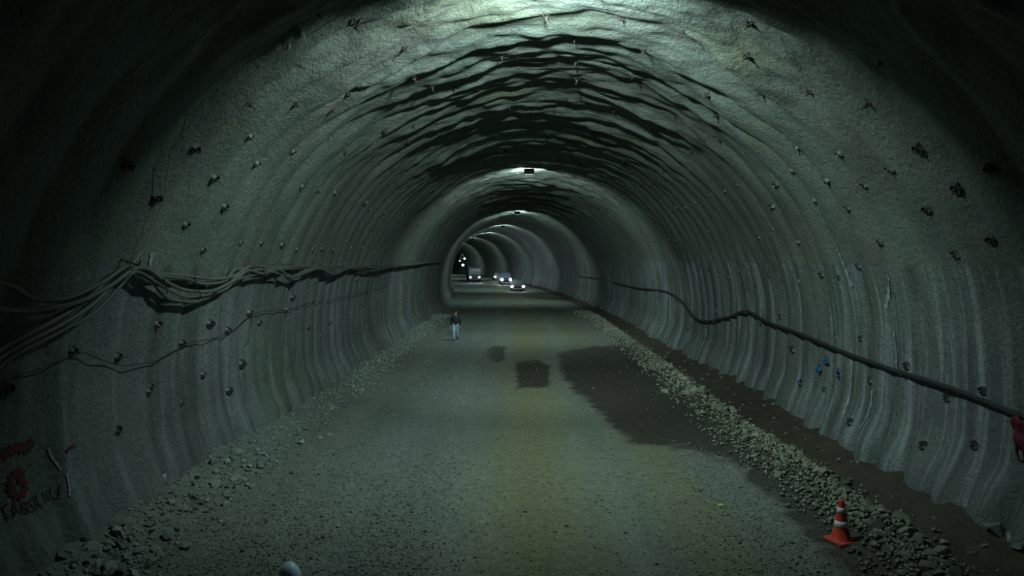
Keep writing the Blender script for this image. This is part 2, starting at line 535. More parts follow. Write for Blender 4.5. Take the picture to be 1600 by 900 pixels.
def berm_u(s_): return BERM_U + .25 * float(pn(s_ * .12, 7.7))
berm = empty('stone_berm', (5.8, 9.5, 0.0))
tag(berm, 'low windrow of loose broken stones between the road and the dark muddy strip', 'stone pile')
sp, sm = [], []
for i in range(300):
    s_ = 8.8 + 22 * R.random() ** 1.5
    du = R.gauss(0, .27); size = R.choice([.14, .17, .20, .24, .30]) * R.uniform(.8, 1.15)
    sp.append((s_, berm_u(s_) + du, R.uniform(-.02, .04), size))
for i in range(5200):
    s_ = 8.6 + 52 * R.random() ** 1.25
    du = R.gauss(0, .33)
    sm.append((s_, berm_u(s_) + du, R.uniform(-.01, .03), R.uniform(.05, .12) + .0022 * max(0, s_ - 15)))
for i in range(2600):
    s_ = 8.6 + 10 * R.random() ** 1.2
    sm.append((s_, berm_u(s_) + R.gauss(0, .36), R.uniform(-.01, .05), R.uniform(.05, .12)))
keep = floor_su(1314, 848)                          # the traffic cone stands here
sp = [q for q in sp if math.hypot(q[0] - keep[0], q[1] - keep[1]) > .30 + q[3] * .6]
sm = [q for q in sm if math.hypot(q[0] - keep[0], q[1] - keep[1]) > .34]
stones(berm, sp, M_STONE, 100)
loose_stones('small_stones', berm, sm, M_STONE, 5)

rub = empty('rubble_slope', (-6.2, 10.0, 0.0))
tag(rub, 'slope of loose grey rubble along the foot of the wall with the red paint', 'rubble')
sp, sm = [], []
for i in range(230):
    s_ = 9.6 + 16 * R.random() ** 1.6; wd = .5 + .7 * max(0, float(pn(s_ * .23, 3.3)) + .4)
    sp.append((s_, -6.5 + R.gauss(0, .36) * wd + .03 * (s_ - 10), 0.0, R.choice([.10, .12, .15, .18, .24]) * R.uniform(.8, 1.2) * (1 if s_ < 15 else .75)))
for (px, py, sz) in ((370, 728, .34), (165, 893, .30), (142, 880, .24), (138, 872, .2), (335, 742, .26), (318, 725, .24), (186, 845, .26), (213, 803, .22), (250, 775, .34), (245, 785, .24), (30, 880, .3), (8, 885, .35), (60, 882, .28), (95, 860, .26)):
    a, b = floor_su(px, py); sp.append((a, b, 0.0, sz))
for i in range(3000):
    s_ = 9 + 48 * R.random() ** 1.3
    sm.append((s_, -6.35 + R.gauss(0, .4) - .25, 0.0, R.uniform(.035, .09) + .002 * max(0, s_ - 15)))
stones(rub, sp, M_RUBBLE, 300)
loose_stones('small_stones', rub, sm, M_RUBBLE, 6)

sm = []
for i in range(22000):                             # loose chippings on the road, thickest beside the wheel tracks
    s_ = 9 + 38 * R.random() ** 1.7
    u_ = R.choice([R.gauss(-4.7, .9), R.gauss(-4.7, .8), R.gauss(3.3, .6), R.gauss(-2.6, .5), R.uniform(-6, 4.6)])
    if 17 < s_ < 38 and 1.2 < u_ and R.random() < .85: continue
    if -6.5 < u_ < 4.9: sm.append((s_, u_, 0.0, R.uniform(.018, .05) * (1 if R.random() < .95 else 1.8)))
loose_stones('gravel', floor, sm, M_GRAVEL, 8)
few = [(705, 757), (1112, 712), (870, 582), (1003, 663), (776, 688), (685, 640), (1055, 690), (1092, 768), (521, 712), (604, 755)]
stones(floor, [(*floor_su(*p), 0.0, R.uniform(.06, .11)) for p in few], M_RUBBLE, 500)
# stones and lumps of sprayed concrete in the ditch and at the foot of the right wall
ditch = []
for (px, py, sz) in ((1442, 762, .35), (1478, 782, .42), (1553, 836, .45), (1578, 848, .3), (1518, 858, .14), (1260, 640, .2), (1240, 628, .18), (1208, 655, .15), (1590, 862, .22)):
    a, b = floor_su(px, py); ditch.append((a, min(b, 7.3), 0.0, sz))
for i in range(60):
    ditch.append((R.uniform(10, 34), R.uniform(6.0, 7.2), 0.0, R.uniform(.05, .14)))
stones(floor, ditch, M_RUBBLE, 700)

# ------------------------------------------------------------------ rock bolts in the lining
def bolt_mesh(seed):
    r = random.Random(seed); bm = bmesh.new()
    t = Matrix.Rotation(r.uniform(-.3, .3), 3, 'Z') @ Matrix.Rotation(r.uniform(-.35, .1), 3, 'X')
    box(bm, (0, 0, .03), (.17, .17, .014), t)
    cyl(bm, (0, 0, .03), t @ Vector((0, 0, .085)), .032, .03, 6)
    cyl(bm, (0, 0, .06), t @ Vector((.01, -.01, .16)), .014, .014, 6)
    for f in bm.faces: f.material_index = 0
    n0 = len(bm.faces)
    k = 7                                           # crust of shotcrete clinging round the top of the plate
    ring = []
    for i in range(k):
        a = math.pi * (-.12 + 1.24 * i / (k - 1)); q = r.uniform(.85, 1.2)
        o = Vector((math.cos(a) * .155 * q, math.sin(a) * .155 * q, -.04)); c = Vector((math.cos(a) * .11, math.sin(a) * .11, .085 * r.uniform(.7, 1.2))); n = Vector((math.cos(a) * .065, math.sin(a) * .065, .02))
        ring.append([bm.verts.new(o), bm.verts.new(c), bm.verts.new(n)])
    for i in range(k - 1):
        for j in range(2):
            bm.faces.new((ring[i][j], ring[i + 1][j], ring[i + 1][j + 1], ring[i][j + 1]))
    bm.faces.ensure_lookup_table()
    for f in list(bm.faces)[n0:]: f.material_index = 1
    me = bpy.data.meshes.new('rock_bolt'); bm.normal_update(); bm.to_mesh(me); bm.free()
    me.materials.append(M_STEEL); me.materials.append(M_CRUST)
    return me
def spider_mesh(seed):
    """a bent four-armed plate with its nut and bar end, as the vault carries them"""
    r = random.Random(seed); bm = bmesh.new()
    box(bm, (0, 0, .06), (.10, .10, .014))
    cyl(bm, (0, 0, .06), (0, 0, .11), .03, .028, 6); cyl(bm, (0, 0, .09), (.01, .02, .19), .013, .013, 6)
    for k in range(4):
        a = math.pi / 2 * k + r.uniform(-.3, .3); m = Matrix.Rotation(a, 3, 'Z') @ Matrix.Rotation(.5, 3, 'Y')
        box(bm, m @ Vector((.10, 0, .045)), (.14, .045, .012), m)
    me = bpy.data.meshes.new('rock_bolt'); bmesh.ops.recalc_face_normals(bm, faces=bm.faces); bm.to_mesh(me); bm.free()
    me.materials.append(M_SPIDER); return me
M_SPIDER = simple('brown_steel', (.040, .028, .022), .8, .1)
BOLTS = [bolt_mesh(i) for i in range(6)]
SPIDERS = [spider_mesh(i) for i in range(4)]
placed = []
count = {'wall_left': 0, 'wall_right': 0, 'ceiling': 0}
def bolt(s_, phi, scale=1.0):
    host = wall_right if phi < PHI_S else (wall_left if phi > math.pi - PHI_S else ceiling)
    if count[host.name] >= 290: return
    count[host.name] += 1
    p, m = wall_frame(s_, phi)
    o = link('rock_bolt', R.choice(SPIDERS if ZC + RZ * math.sin(phi) > 7.2 else BOLTS), host)
    o.matrix_world = Matrix.Translation(p) @ m.to_4x4() @ Matrix.Scale(scale * R.uniform(.8, 1.15), 4)
    placed.append((s_, float(arc(phi))))

SEEN = [(197, 258), (300, 230), (383, 157), (242, 310), (331, 278), (402, 258), (288, 352), (349, 324), (316, 392), (245, 508), (182, 560), (108, 550), (283, 538), (325, 507), (230, 613), (316, 586),
        (283, 630), (356, 612), (180, 675), (378, 570), (388, 490), (352, 517), (405, 505), (441, 485), (452, 465), (10, 610), (460, 160), (390, 215), (540, 140), (460, 240), (462, 95), (553, 35), (630, 68),
        (1262, 146), (1362, 157), (1245, 228), (1312, 241), (1292, 280), (1237, 265), (1215, 287), (1350, 290), (1395, 262), (1443, 228), (1557, 258), (1500, 293), (1272, 312), (1325, 325), (1207, 322),
        (1248, 377), (1375, 380), (1340, 417), (1449, 328), (1548, 377), (1490, 400), (1283, 430), (1362, 595), (1420, 573), (1475, 622), (1532, 612), (1222, 495), (1244, 547), (1340, 665), (1522, 697), (1449, 700),
        (853, 24), (968, 30), (897, 58), (1007, 74), (1067, 52), (1170, 38), (1167, 85), (902, 118), (1110, 140), (670, 120), (640, 105), (1187, 143), (900, 95), (1122, 175), (598, 200), (515, 165)]
for p in SEEN: bolt(*wall_hit(*p), .86)
for row, v0 in enumerate(np.arange(1.6, 29.0, 1.55)):
    for i in range(60):
        s_ = 11.3 + 1.35 * i + (.67 if row % 2 else 0) + R.uniform(-.25, .25); v = v0 + R.uniform(-.25, .25)
        phi = math.pi + DEL - v / 7.45; z = ZC + RZ * math.sin(phi)
        if z < 1.0 or s_ > (62 if PHI_S > phi or phi > math.pi - PHI_S else 40): continue
        if any(abs(s_ - a) < 1.0 and abs(v - b) < .9 for a, b in placed): continue
        if R.random() < .8: bolt(s_, phi, .62)

# ------------------------------------------------------------------ floodlights under the crown
M_GLASS_LAMP = emitter('lit_lamp_glass', LAMP_COLOR, 6.0)
def floodlight(s_, label, u_, power, beam, tilt_deg):
    top = wall_point(s_, math.pi / 2 - u_ / RX)
    ps = float(heading(s_))
    t = empty('floodlight', (top[0], top[1], float(top[2]) - (.24 if s_ < 20 else .32)), ps)
    tag(t, label, 'lamp', 'floodlights hung along the crown')
    tilt = Matrix.Rotation(math.radians(-tilt_deg), 3, 'X')
    bm = bmesh.new(); box(bm, (0, 0, 0), (.54, .14, .34), None, .02)
    for k in range(7): box(bm, (-.21 + .07 * k, -.095, 0), (.016, .06, .26))
    b = from_bm('housing', bm, M_STEEL, t); b.rotation_euler = tilt.to_euler()
    bm = bmesh.new(); box(bm, (0, .078, 0), (.48, .012, .28)); g = from_bm('glass', bm, M_GLASS_LAMP, t); g.rotation_euler = tilt.to_euler()
    bm = bmesh.new()
    for sx in (-.285, .285): box(bm, (sx, 0, .13), (.012, .05, .30))
    box(bm, (0, 0, .28), (.58, .05, .012)); cyl(bm, (0, 0, .28), (0, 0, .42), .02)
    from_bm('bracket', bm, M_STEEL, t)
    for sx in ((-.06, .07) if s_ > 20 else ()):
        link('cable_end', tube_mesh('cable_end', [(sx, -.05, -.12), (sx * 1.3, -.10, -.24), (sx * 1.7, -.07, -.36)], .012, M_WIRE, 6), t)
    ld = bpy.data.lights.new('flood_light', 'AREA'); ld.shape = 'RECTANGLE'; ld.size = .46; ld.size_y = .26
    ld.energy = power; ld.color = LAMP_COLOR
    lo = bpy.data.objects.new('flood_light', ld); COL.objects.link(lo); lo.parent = t
    lo.location = tilt @ Vector((0, .10, 0)); lo.rotation_euler = (math.radians(90 - tilt_deg), 0, 0)
    sd = bpy.data.lights.new('flood_beam', 'SPOT'); sd.energy = beam; sd.color = LAMP_COLOR    # the reflector's main beam, thrown down the road
    sd.spot_size = math.radians(66); sd.spot_blend = 1.0; sd.shadow_soft_size = .12
    so = bpy.data.objects.new('flood_beam', sd); COL.objects.link(so); so.parent = t
    so.location = tilt @ Vector((0, .22, 0)); so.rotation_euler = (math.radians(90 - 21), 0, 0)
    return t
WHERE = ['floodlight nearest overhead, out of sight above the glowing crown', 'dark floodlight box hung under the brightly lit crown arch, largest in view', 'second dark floodlight box down the tunnel, under a thin lit arch',
         'third floodlight down the tunnel, small under the crown', 'fourth floodlight down the tunnel, where the vault bends', 'fifth floodlight, beyond the cars round the bend', 'sixth floodlight, farthest round the bend']
for s_, w, pw, bp, tl in zip(LAMP_S, WHERE, LAMP_POWER, BEAM_POWER, LAMP_TILT): floodlight(s_, w, -.05 if s_ < 20 else -.1, pw, bp, tl)

# ------------------------------------------------------------------ cables on the walls
def wall_path(pxs, off, jit=0.0):
    out = []
    for (px, py) in pxs:
        s_, phi = wall_hit(px, py)
        out.append(Vector(wall_point(s_, phi, off + (R.uniform(-jit, jit) if jit else 0))))
    return out
def dense(pts, step=14):
    out = [pts[0]]
    for a, b in zip(pts, pts[1:]):
        k = max(1, int(math.hypot(b[0] - a[0], b[1] - a[1]) / step))
        out += [(a[0] + (b[0] - a[0]) * i / k, a[1] + (b[1] - a[1]) * i / k) for i in range(1, k + 1)]
    return out
FAR_RUN = [(420, 415), (455, 413), (482, 411), (515, 414), (545, 413), (575, 416), (600, 412), (640, 410), (690, 405)]
cables = [
    ('uppermost cable of the left bundle, dipping deep beyond the frame edge', .034, .16, [(-60, 425), (0, 441), (30, 460), (62, 465), (100, 457), (150, 433), (187, 410), (225, 422), (277, 427), (322, 432), (352, 427), (376, 412), (396, 413)] + FAR_RUN),
    ('left bundle cable that sags in the middle loop beneath the uppermost one', .036, .24, [(-60, 470), (0, 478), (45, 475), (100, 463), (150, 438), (187, 413), (209, 413), (225, 424), (241, 436), (266, 447), (298, 451), (322, 447), (352, 430), (371, 417), (396, 423), (420, 416), (443, 432), (460, 420), (482, 413), (507, 423), (530, 414), (565, 421), (600, 413), (640, 411), (688, 406)]),
    ('left bundle cable hanging lowest in a wide loop past the hook', .04, .20, [(-60, 580), (0, 546), (70, 507), (120, 470), (160, 438), (184, 418), (209, 432), (225, 438), (233, 452), (249, 463), (282, 467), (298, 465), (322, 456), (339, 445), (355, 427), (371, 421), (388, 430), (404, 424), (425, 418), (440, 434), (458, 422), (482, 412), (510, 420), (545, 414), (590, 416), (640, 410), (686, 406)]),
    ('thick left cable slanting down to the frame edge, taut beyond the hook', .045, .14, [(-60, 572), (0, 538), (75, 496), (120, 462), (160, 430), (187, 413), (233, 426), (277, 431), (306, 440), (339, 435), (363, 419), (396, 419), (425, 417), (455, 416), (482, 412), (520, 418), (550, 414), (590, 415), (640, 410), (684, 406)]),
    ('thinner left cable under the slanting ones, knotted to the low loop', .026, .26, [(-60, 590), (0, 552), (70, 512), (120, 480), (165, 440), (187, 416), (225, 436), (260, 456), (290, 458), (330, 450), (355, 432), (385, 425), (410, 420), (440, 428), (480, 414), (505, 424), (540, 414), (570, 420), (610, 413), (650, 410), (682, 407)]),
]
for lab, rad, off, pts in cables:
    tag(link('power_cable', tube_mesh('power_cable', wall_path(pts, off, .01), rad, M_CABLE)), lab, 'cable', 'cable bundle on the left wall')
for p in ((187, 409), (380, 411), (482, 409), (545, 411), (600, 411), (640, 408)):
    s_, phi = wall_hit(*p); q, m = wall_frame(s_, phi)
    bm = bmesh.new(); cyl(bm, (0, .05, -.05), (0, .03, .34), .014, None, 8); cyl(bm, (0, .03, .33), (0, .12, .35), .014, None, 8)
    h = from_bm('cable_hook', bm, M_RUST, wall_left); h.matrix_world = Matrix.Translation(q) @ m.to_4x4()
ties = [[(281, 424), (283, 440), (295, 464)], [(309, 452), (320, 449)], [(232, 428), (234, 452)], [(394, 411), (397, 428)]]
for k, pts in enumerate(ties):
    link('cable_tie', tube_mesh('cable_tie', wall_path(pts, .29), .01, M_RUBBER, 6), wall_left)

tag(link('thin_wire', tube_mesh('thin_wire', wall_path([(-60, 600), (0, 588), (50, 576), (108, 549), (150, 562), (180, 570), (215, 566), (240, 562), (283, 537), (320, 529), (352, 517), (388, 490), (420, 484), (440, 482), (480, 470), (500, 467), (560, 456), (605, 443)], .10), .009, M_RUBBER, 6)),
    'thin black wire strung from bolt to bolt below the left cable bundle', 'wire')
tag(link('thin_wire', tube_mesh('thin_wire', wall_path([(388, 490), (386, 510), (382, 538)], .08), .009, M_RUBBER, 6)), 'short black wire end dangling from a bolt on the left wall', 'wire')
tag(link('pale_wire', tube_mesh('pale_wire', wall_path(dense([(560, -20), (520, 24), (480, 46), (440, 68), (400, 86), (350, 125), (310, 152), (277, 167), (268, 215), (255, 260), (243, 308), (225, 350), (210, 385), (193, 409)]), .14), .0085, M_WIRE, 6, 3)),
    'pale thin wire running up the left side of the vault from the cable hook', 'wire')
tag(link('black_cable', tube_mesh('black_cable', wall_path([(1760, 716), (1680, 684), (1600, 652), (1500, 610), (1400, 577), (1330, 552), (1260, 522), (1205, 503), (1172, 486), (1140, 496), (1110, 502), (1090, 496), (1072, 472), (1050, 458), (1030, 453), (1000, 450), (975, 445), (940, 436), (905, 431)], .10), .048, M_RUBBER)),
    'thick black cable swagged along the right wall above the muddy strip', 'cable')
for p in ((1172, 484), (1050, 456), (975, 443), (1420, 582)):
    s_, phi = wall_hit(*p); q, m = wall_frame(s_, phi)
    bm = bmesh.new(); cyl(bm, (0, -.03, -.05), (0, -.05, .16), .014, None, 8); cyl(bm, (0, -.05, .15), (0, .06, .17), .014, None, 8)
    h = from_bm('cable_hook', bm, M_RUST, wall_right); h.matrix_world = Matrix.Translation(q) @ m.to_4x4()

# ------------------------------------------------------------------ rags, paint and writing on the walls
def cloth_on_wall(name, px, w, h, mat, off=.08, seed=1, parent=None):
    s_, phi = wall_hit(*px); q, m = wall_frame(s_, phi)
    n, k = 9, 11; V = []
    for j in range(k):
        for i in range(n):
            x = (i / (n - 1) - .5) * w * (1 - .25 * (j / (k - 1)) * math.sin(seed + i)); y = -h * j / (k - 1)
            V.append((x + .03 * math.sin(j * .7 + seed), y - .04 * math.sin(i * 1.3 + seed), off + .035 * math.sin(i * 1.5 + j * .35 + seed) + .02 * math.sin(j * 1.1)))
    F = [(j * n + i, j * n + i + 1, (j + 1) * n + i + 1, (j + 1) * n + i) for j in range(k - 1) for i in range(n - 1)]
    o = link(name, mesh(name, V, F, mat, True), parent)
    sol = o.modifiers.new('thickness', 'SOLIDIFY'); sol.thickness = .006
    o.matrix_world = Matrix.Translation(q) @ m.to_4x4()
    return o
M_RED = simple('red_cloth', (.10, .006, .014), .8)
M_BLUE = simple('blue_plastic', (.02, .085, .22), .55)
M_VIOLET = simple('violet_plastic', (.09, .08, .24), .55)
M_SCRAP = simple('pale_plastic', (.55, .60, .58), .5)
tag(cloth_on_wall('red_cloth', (1606, 652), .42, .55, M_RED, .18, 2), 'dark red cloth hanging from the black cable at the right wall', 'cloth')
coil = [Vector((.13 * math.cos(a) * (1 + .1 * math.sin(a * .37)), .17 * math.sin(a), .14 + .012 * a / 6.28)) for a in np.arange(0, 6.28 * 3.5, .5)]
s_, phi = wall_hit(1606, 706); q, m = wall_frame(s_, phi)
c = tag(link('wire_coil', tube_mesh('wire_coil', coil, .016, M_RUBBER, 6, 2)), 'small dark coil of wire hanging below the red cloth', 'coil'); c.matrix_world = Matrix.Translation(q) @ m.to_4x4()
tag(cloth_on_wall('plastic_scrap', (1294, 560), .20, .17, M_BLUE, .07, 3), 'deep blue plastic scrap stuck highest on the right wall', 'scrap')
tag(cloth_on_wall('plastic_scrap', (1285, 572), .13, .20, M_BLUE, .07, 5), 'blue plastic scrap drooping just below the deep blue one', 'scrap')
tag(cloth_on_wall('plastic_scrap', (1316, 577), .11, .20, M_VIOLET, .07, 7), 'violet plastic scrap under the black cable on the right wall', 'scrap')
tag(cloth_on_wall('plastic_scrap', (1258, 596), .16, .16, M_VIOLET, .06, 9), 'dull violet plastic scrap lowest on the right wall', 'scrap')
def lump_on_wall(name, px, r_, mat, seed):
    s_, phi = wall_hit(*px); q, m = wall_frame(s_, phi)
    bm = bmesh.new(); bmesh.ops.create_icosphere(bm, subdivisions=2, radius=r_); rr = random.Random(seed)
    for v in bm.verts: v.co *= rr.uniform(.6, 1.25)
    o = from_bm(name, bm, mat); o.matrix_world = Matrix.Translation(q + m @ Vector((0, 0, .10))) @ m.to_4x4(); return o
tag(lump_on_wall('plastic_scrap', (463, 50), .11, M_SCRAP, 4), 'crumpled pale scrap caught on the pale wire high on the left', 'scrap')
tag(lump_on_wall('plastic_scrap', (443, 66), .075, M_SCRAP, 6), 'smaller pale scrap on the wire just left of the crumpled one', 'scrap')

def paint_strip(name, path, width, mat, side=-1, label=None, off=.02):
    """a brushed stroke lying on the wall; path in (s, z)"""
    pts = spline([(a, b, 0) for a, b in path], 8); V, F = [], []
    for i, p in enumerate(pts):
        t = (pts[min(i + 1, len(pts) - 1)] - pts[max(i - 1, 0)]).normalized(); nrm = Vector((-t.y, t.x, 0))
        w = width * (.75 + .35 * math.sin(i * 1.7)) / 2
        for k in (-1, -.33, .33, 1):
            q = p + nrm * w * k
            V.append(Vector(wall_point(q.x, phi_of(q.y, side), off)))
    for i in range(len(pts) - 1):
        for k in range(3): F.append((i * 4 + k, i * 4 + k + 1, (i + 1) * 4 + k + 1, (i + 1) * 4 + k))
    o = link(name, mesh(name, V, F, mat, True), wall_left if side < 0 else wall_right)
    if label: o['label'] = label
    return o
M_REDPAINT = simple('red_paint', (.075, .010, .016), .7, 0, .4, 5)
M_BLACKPAINT = simple('black_paint', (.026, .022, .021), .7, 0, .3, 5)
def sz_of(px, py):
    a, p = wall_hit(px, py); return a, ZC + RZ * math.sin(p)
a = [sz_of(*p) for p in ((-12, 716), (8, 708), (24, 700), (38, 700), (52, 688))]
paint_strip('paint_mark', a, .17, M_REDPAINT, label='dark red brushed paint streak')
a = [sz_of(*p) for p in ((36, 742), (26, 738), (15, 748), (14, 765), (24, 776), (36, 768), (33, 752), (24, 752))]
paint_strip('paint_mark', a, .13, M_REDPAINT, label='dark red round paint mark')
a = [sz_of(*p) for p in ((97, 706), (104, 699), (111, 697))]
paint_strip('paint_mark', a, .07, M_REDPAINT, label='small dark red paint dab')

M_LIME_RUN = simple('lime_deposit', (.21, .245, .28), .8, 0, .4, 7)
for pts, w in (([(1300, 368), (1310, 388), (1320, 410), (1334, 448)], .16), ([(1388, 432), (1386, 452), (1384, 480)], .12), ([(1395, 520), (1400, 550), (1404, 580)], .10), ([(1331, 560), (1330, 600), (1322, 650)], .09), ([(1366, 610), (1364, 650), (1352, 690)], .08)):
    paint_strip('lime_run', [sz_of(*p) for p in pts], w, M_LIME_RUN, 1, 'pale lime run down the shotcrete')
for pts, w in (([(96, 742), (98, 760), (97, 778)], .05), ([(74, 700), (79, 716), (88, 735)], .04), ([(238, 395), (234, 415)], .12)):
    paint_strip('lime_run', [sz_of(*p) for p in pts], w, M_LIME_RUN, -1, 'pale lime run down the shotcrete')

def wall_text(body, px0, px1, height, mat, name='lettering'):
    cu = bpy.data.curves.new('lettering', 'FONT'); cu.body = body; cu.resolution_u = 3
    tmp = bpy.data.objects.new('lettering_tmp', cu); COL.objects.link(tmp)
    bpy.context.view_layer.update()
    me = bpy.data.meshes.new_from_object(tmp.evaluated_get(bpy.context.evaluated_depsgraph_get()))
    bpy.data.objects.remove(tmp)
    bm = bmesh.new(); bm.from_mesh(me)
    bmesh.ops.triangulate(bm, faces=bm.faces)
    bmesh.ops.subdivide_edges(bm, edges=[e for e in bm.edges if e.calc_length() > .15], cuts=2)
    bmesh.ops.triangulate(bm, faces=bm.faces)
    xs = [v.co.x for v in bm.verts]; x0, x1 = min(xs), max(xs)
    (s0, z0), (s1, z1) = sz_of(*px0), sz_of(*px1)
    for v in bm.verts:
        t = (v.co.x - x0) / (x1 - x0)
        a = s0 + (s1 - s0) * t + .015 * math.sin(v.co.y * 7 + v.co.x * 2); z = z0 + (z1 - z0) * t + v.co.y * height * (1 + .1 * math.sin(v.co.x * 3)) + .02 * math.sin(v.co.x * 2.1)
        v.co = Vector(wall_point(a, phi_of(z, -1), .02))
    for f in bm.faces: f.smooth = True
    bm.to_mesh(me); bm.free(); me.materials.clear(); me.materials.append(mat)
    o = link(name, me, wall_left); o['label'] = 'black hand-painted capital letters'
    return o
wall_text('TABSK NU', (3, 818), (88, 780), .28, M_BLACKPAINT)

# ------------------------------------------------------------------ traffic cone
def lathe(bm, prof_, seg=24):
    rings = []
    for r_, z_ in prof_:
        rings.append([bm.verts.new((r_ * math.cos(2 * math.pi * k / seg), r_ * math.sin(2 * math.pi * k / seg), z_)) for k in range(seg)])
    for i in range(len(rings) - 1):
        for k in range(seg): bm.faces.new((rings[i][k], rings[i][(k + 1) % seg], rings[i + 1][(k + 1) % seg], rings[i + 1][k]))
    return rings
M_CONE = simple('orange_red_plastic', (.62, .055, .03), .5, 0, .12, 6)
M_CONE_BASE = simple('dusty_red_plastic', (.42, .075, .05), .7, 0, .2, 6)
M_REFL = simple('reflective_band', (.72, .78, .80), .4, 0, .1, 10)
cx, cy = floor_hit(1314, 848); cs, cu_ = to_su(cx, cy)
cone = empty('traffic_cone', (cx, cy, float(floor_h(cs, cu_)) - .01), .35)
tag(cone, 'red traffic cone with two white bands beside the stone windrow', 'traffic cone')
CH = .68
def cr(z): return .150 - .118 * z / CH
bm = bmesh.new(); box(bm, (0, 0, .022), (.40, .40, .044), None, .012); from_bm('base', bm, M_CONE_BASE, cone)
bm = bmesh.new(); rr = lathe(bm, [(cr(0) + .02, .042), (cr(.05), .07), (cr(.3), .3), (cr(CH * .95), CH * .95), (cr(CH) - .004, CH), (cr(CH) - .014, CH), (cr(CH * .95) - .012, CH * .94), (cr(.1) - .012, .1)])
from_bm('cone_body', bm, M_CONE, cone, True)
for z0, z1 in ((.25, .345), (.475, .555)):
    bm = bmesh.new(); lathe(bm, [(cr(z0) + .001, z0), (cr(z0) + .006, z0 + .004), (cr(z1) + .006, z1 - .004), (cr(z1) + .001, z1)])
    from_bm('reflective_band', bm, M_REFL, cone, True)

# ------------------------------------------------------------------ scraps on the road
def crumple(name, px, size, mat, label, cat, flat=.6, seed=3):
    x, y = floor_hit(*px); s_, u_ = to_su(x, y)
    bm = bmesh.new(); bmesh.ops.create_icosphere(bm, subdivisions=3, radius=.5)
    r = random.Random(seed); dirs = [(Vector((r.gauss(0, 1), r.gauss(0, 1), r.gauss(0, 1))).normalized(), r.uniform(-.11, .13)) for _ in range(26)]
    for v in bm.verts:
        n = v.co.normalized(); k = 1 + sum(a * max(0, n.dot(d)) ** 6 for d, a in dirs)
        v.co = Vector((n.x * k * size[0] / 2, n.y * k * size[1] / 2, max(-.3, n.z) * k * size[2] * flat))
    o = from_bm(name, bm, mat, None, True)
    o.location = (x, y, float(floor_h(s_, u_)) + .28 * size[2] * flat)
    return tag(o, label, cat)
M_BAG = simple('pale_blue_plastic', (.50, .66, .82), .35, 0, .15, 6)
crumple('plastic_bag', (453, 906), (.30, .26, .30), M_BAG, 'pale blue crumpled plastic bag at the bottom edge of the road', 'bag', .7, 3)
M_LIME = simple('lime_plastic', (.30, .50, .05), .6)
crumple('plastic_scrap', (1127, 790), (.12, .07, .06), M_LIME, 'small lime green scrap lying on the gravel road', 'scrap', .5, 6)

# ------------------------------------------------------------------ walking person
M_SKIN = simple('skin', (.42, .27, .20), .6)
M_JACKET = simple('black_jacket', (.010, .012, .018), .8, 0, .2, 20)
M_JEANS = simple('light_blue_jeans', (.27, .40, .55), .8, 0, .15, 20)
M_HAIR = simple('dark_hair', (.015, .012, .01), .6)
M_SHOE = simple('black_shoe', (.012, .012, .012), .5)
def skin_obj(name, nodes, edges, mat, parent, levels=2, root=0):
    me = bpy.data.meshes.new(name); me.from_pydata([n[0] for n in nodes], edges, []); me.materials.append(mat)
    o = link(name, me, parent)
    sk = o.modifiers.new('skin', 'SKIN'); sk.use_smooth_shade = True; sk.branch_smoothing = .5
    lay = me.skin_vertices[0] if me.skin_vertices else None
    if lay is None:
        bpy.context.view_layer.objects.active = o
        bpy.ops.mesh.customdata_skin_add(); lay = me.skin_vertices[0]
    for i, n in enumerate(nodes):
        r = n[1]; lay.data[i].radius = r if isinstance(r, tuple) else (r, r); lay.data[i].use_root = (i == root)
    sb = o.modifiers.new('smooth', 'SUBSURF'); sb.levels = levels; sb.render_levels = levels
    return o
px_, py_ = floor_hit(712, 532)
# facing -Y (towards the camera), right leg (viewer's left) forward; 1.66 m tall
J = dict(pelvis=(0, 0, .88), waist=(0, .0, 1.02), chest=(0, .01, 1.24), neck0=(0, .0, 1.37), neck=(0, -.01, 1.43), head=(0, -.02, 1.53), crown=(0, -.01, 1.60),
         hipR=(-.09, 0, .84), kneeR=(-.10, -.17, .47), ankR=(-.10, -.20, .09), toeR=(-.11, -.36, .05),
         hipL=(.09, 0, .84), kneeL=(.10, .04, .47), ankL=(.10, .26, .16), toeL=(.11, .17, .045),
         shR=(-.17, .01, 1.32), elR=(-.24, .05, 1.05), wrR=(-.25, -.04, .82), haR=(-.25, -.07, .74),
         shL=(.17, .01, 1.32), elL=(.24, .03, 1.05), wrL=(.25, -.03, .82), haL=(.25, -.06, .74))
names = list(J)
rad = dict(pelvis=.115, waist=.105, chest=.125, neck0=.075, neck=.052, head=.088, crown=.06, hipR=.085, kneeR=.055, ankR=.04, toeR=.035, hipL=.085, kneeL=.055, ankL=.04, toeL=.035,
           shR=.06, elR=.042, wrR=.028, haR=.03, shL=.06, elL=.042, wrL=.028, haL=.03)
bones = [('pelvis', 'waist'), ('waist', 'chest'), ('chest', 'neck0'), ('neck0', 'neck'), ('neck', 'head'), ('head', 'crown')]
for q in 'RL': bones += [('pelvis', 'hip' + q), ('hip' + q, 'knee' + q), ('knee' + q, 'ank' + q), ('ank' + q, 'toe' + q), ('chest', 'sh' + q), ('sh' + q, 'el' + q), ('el' + q, 'wr' + q), ('wr' + q, 'ha' + q)]
nodes = [(J[n], rad[n]) for n in names]; E = [(names.index(a), names.index(b)) for a, b in bones]
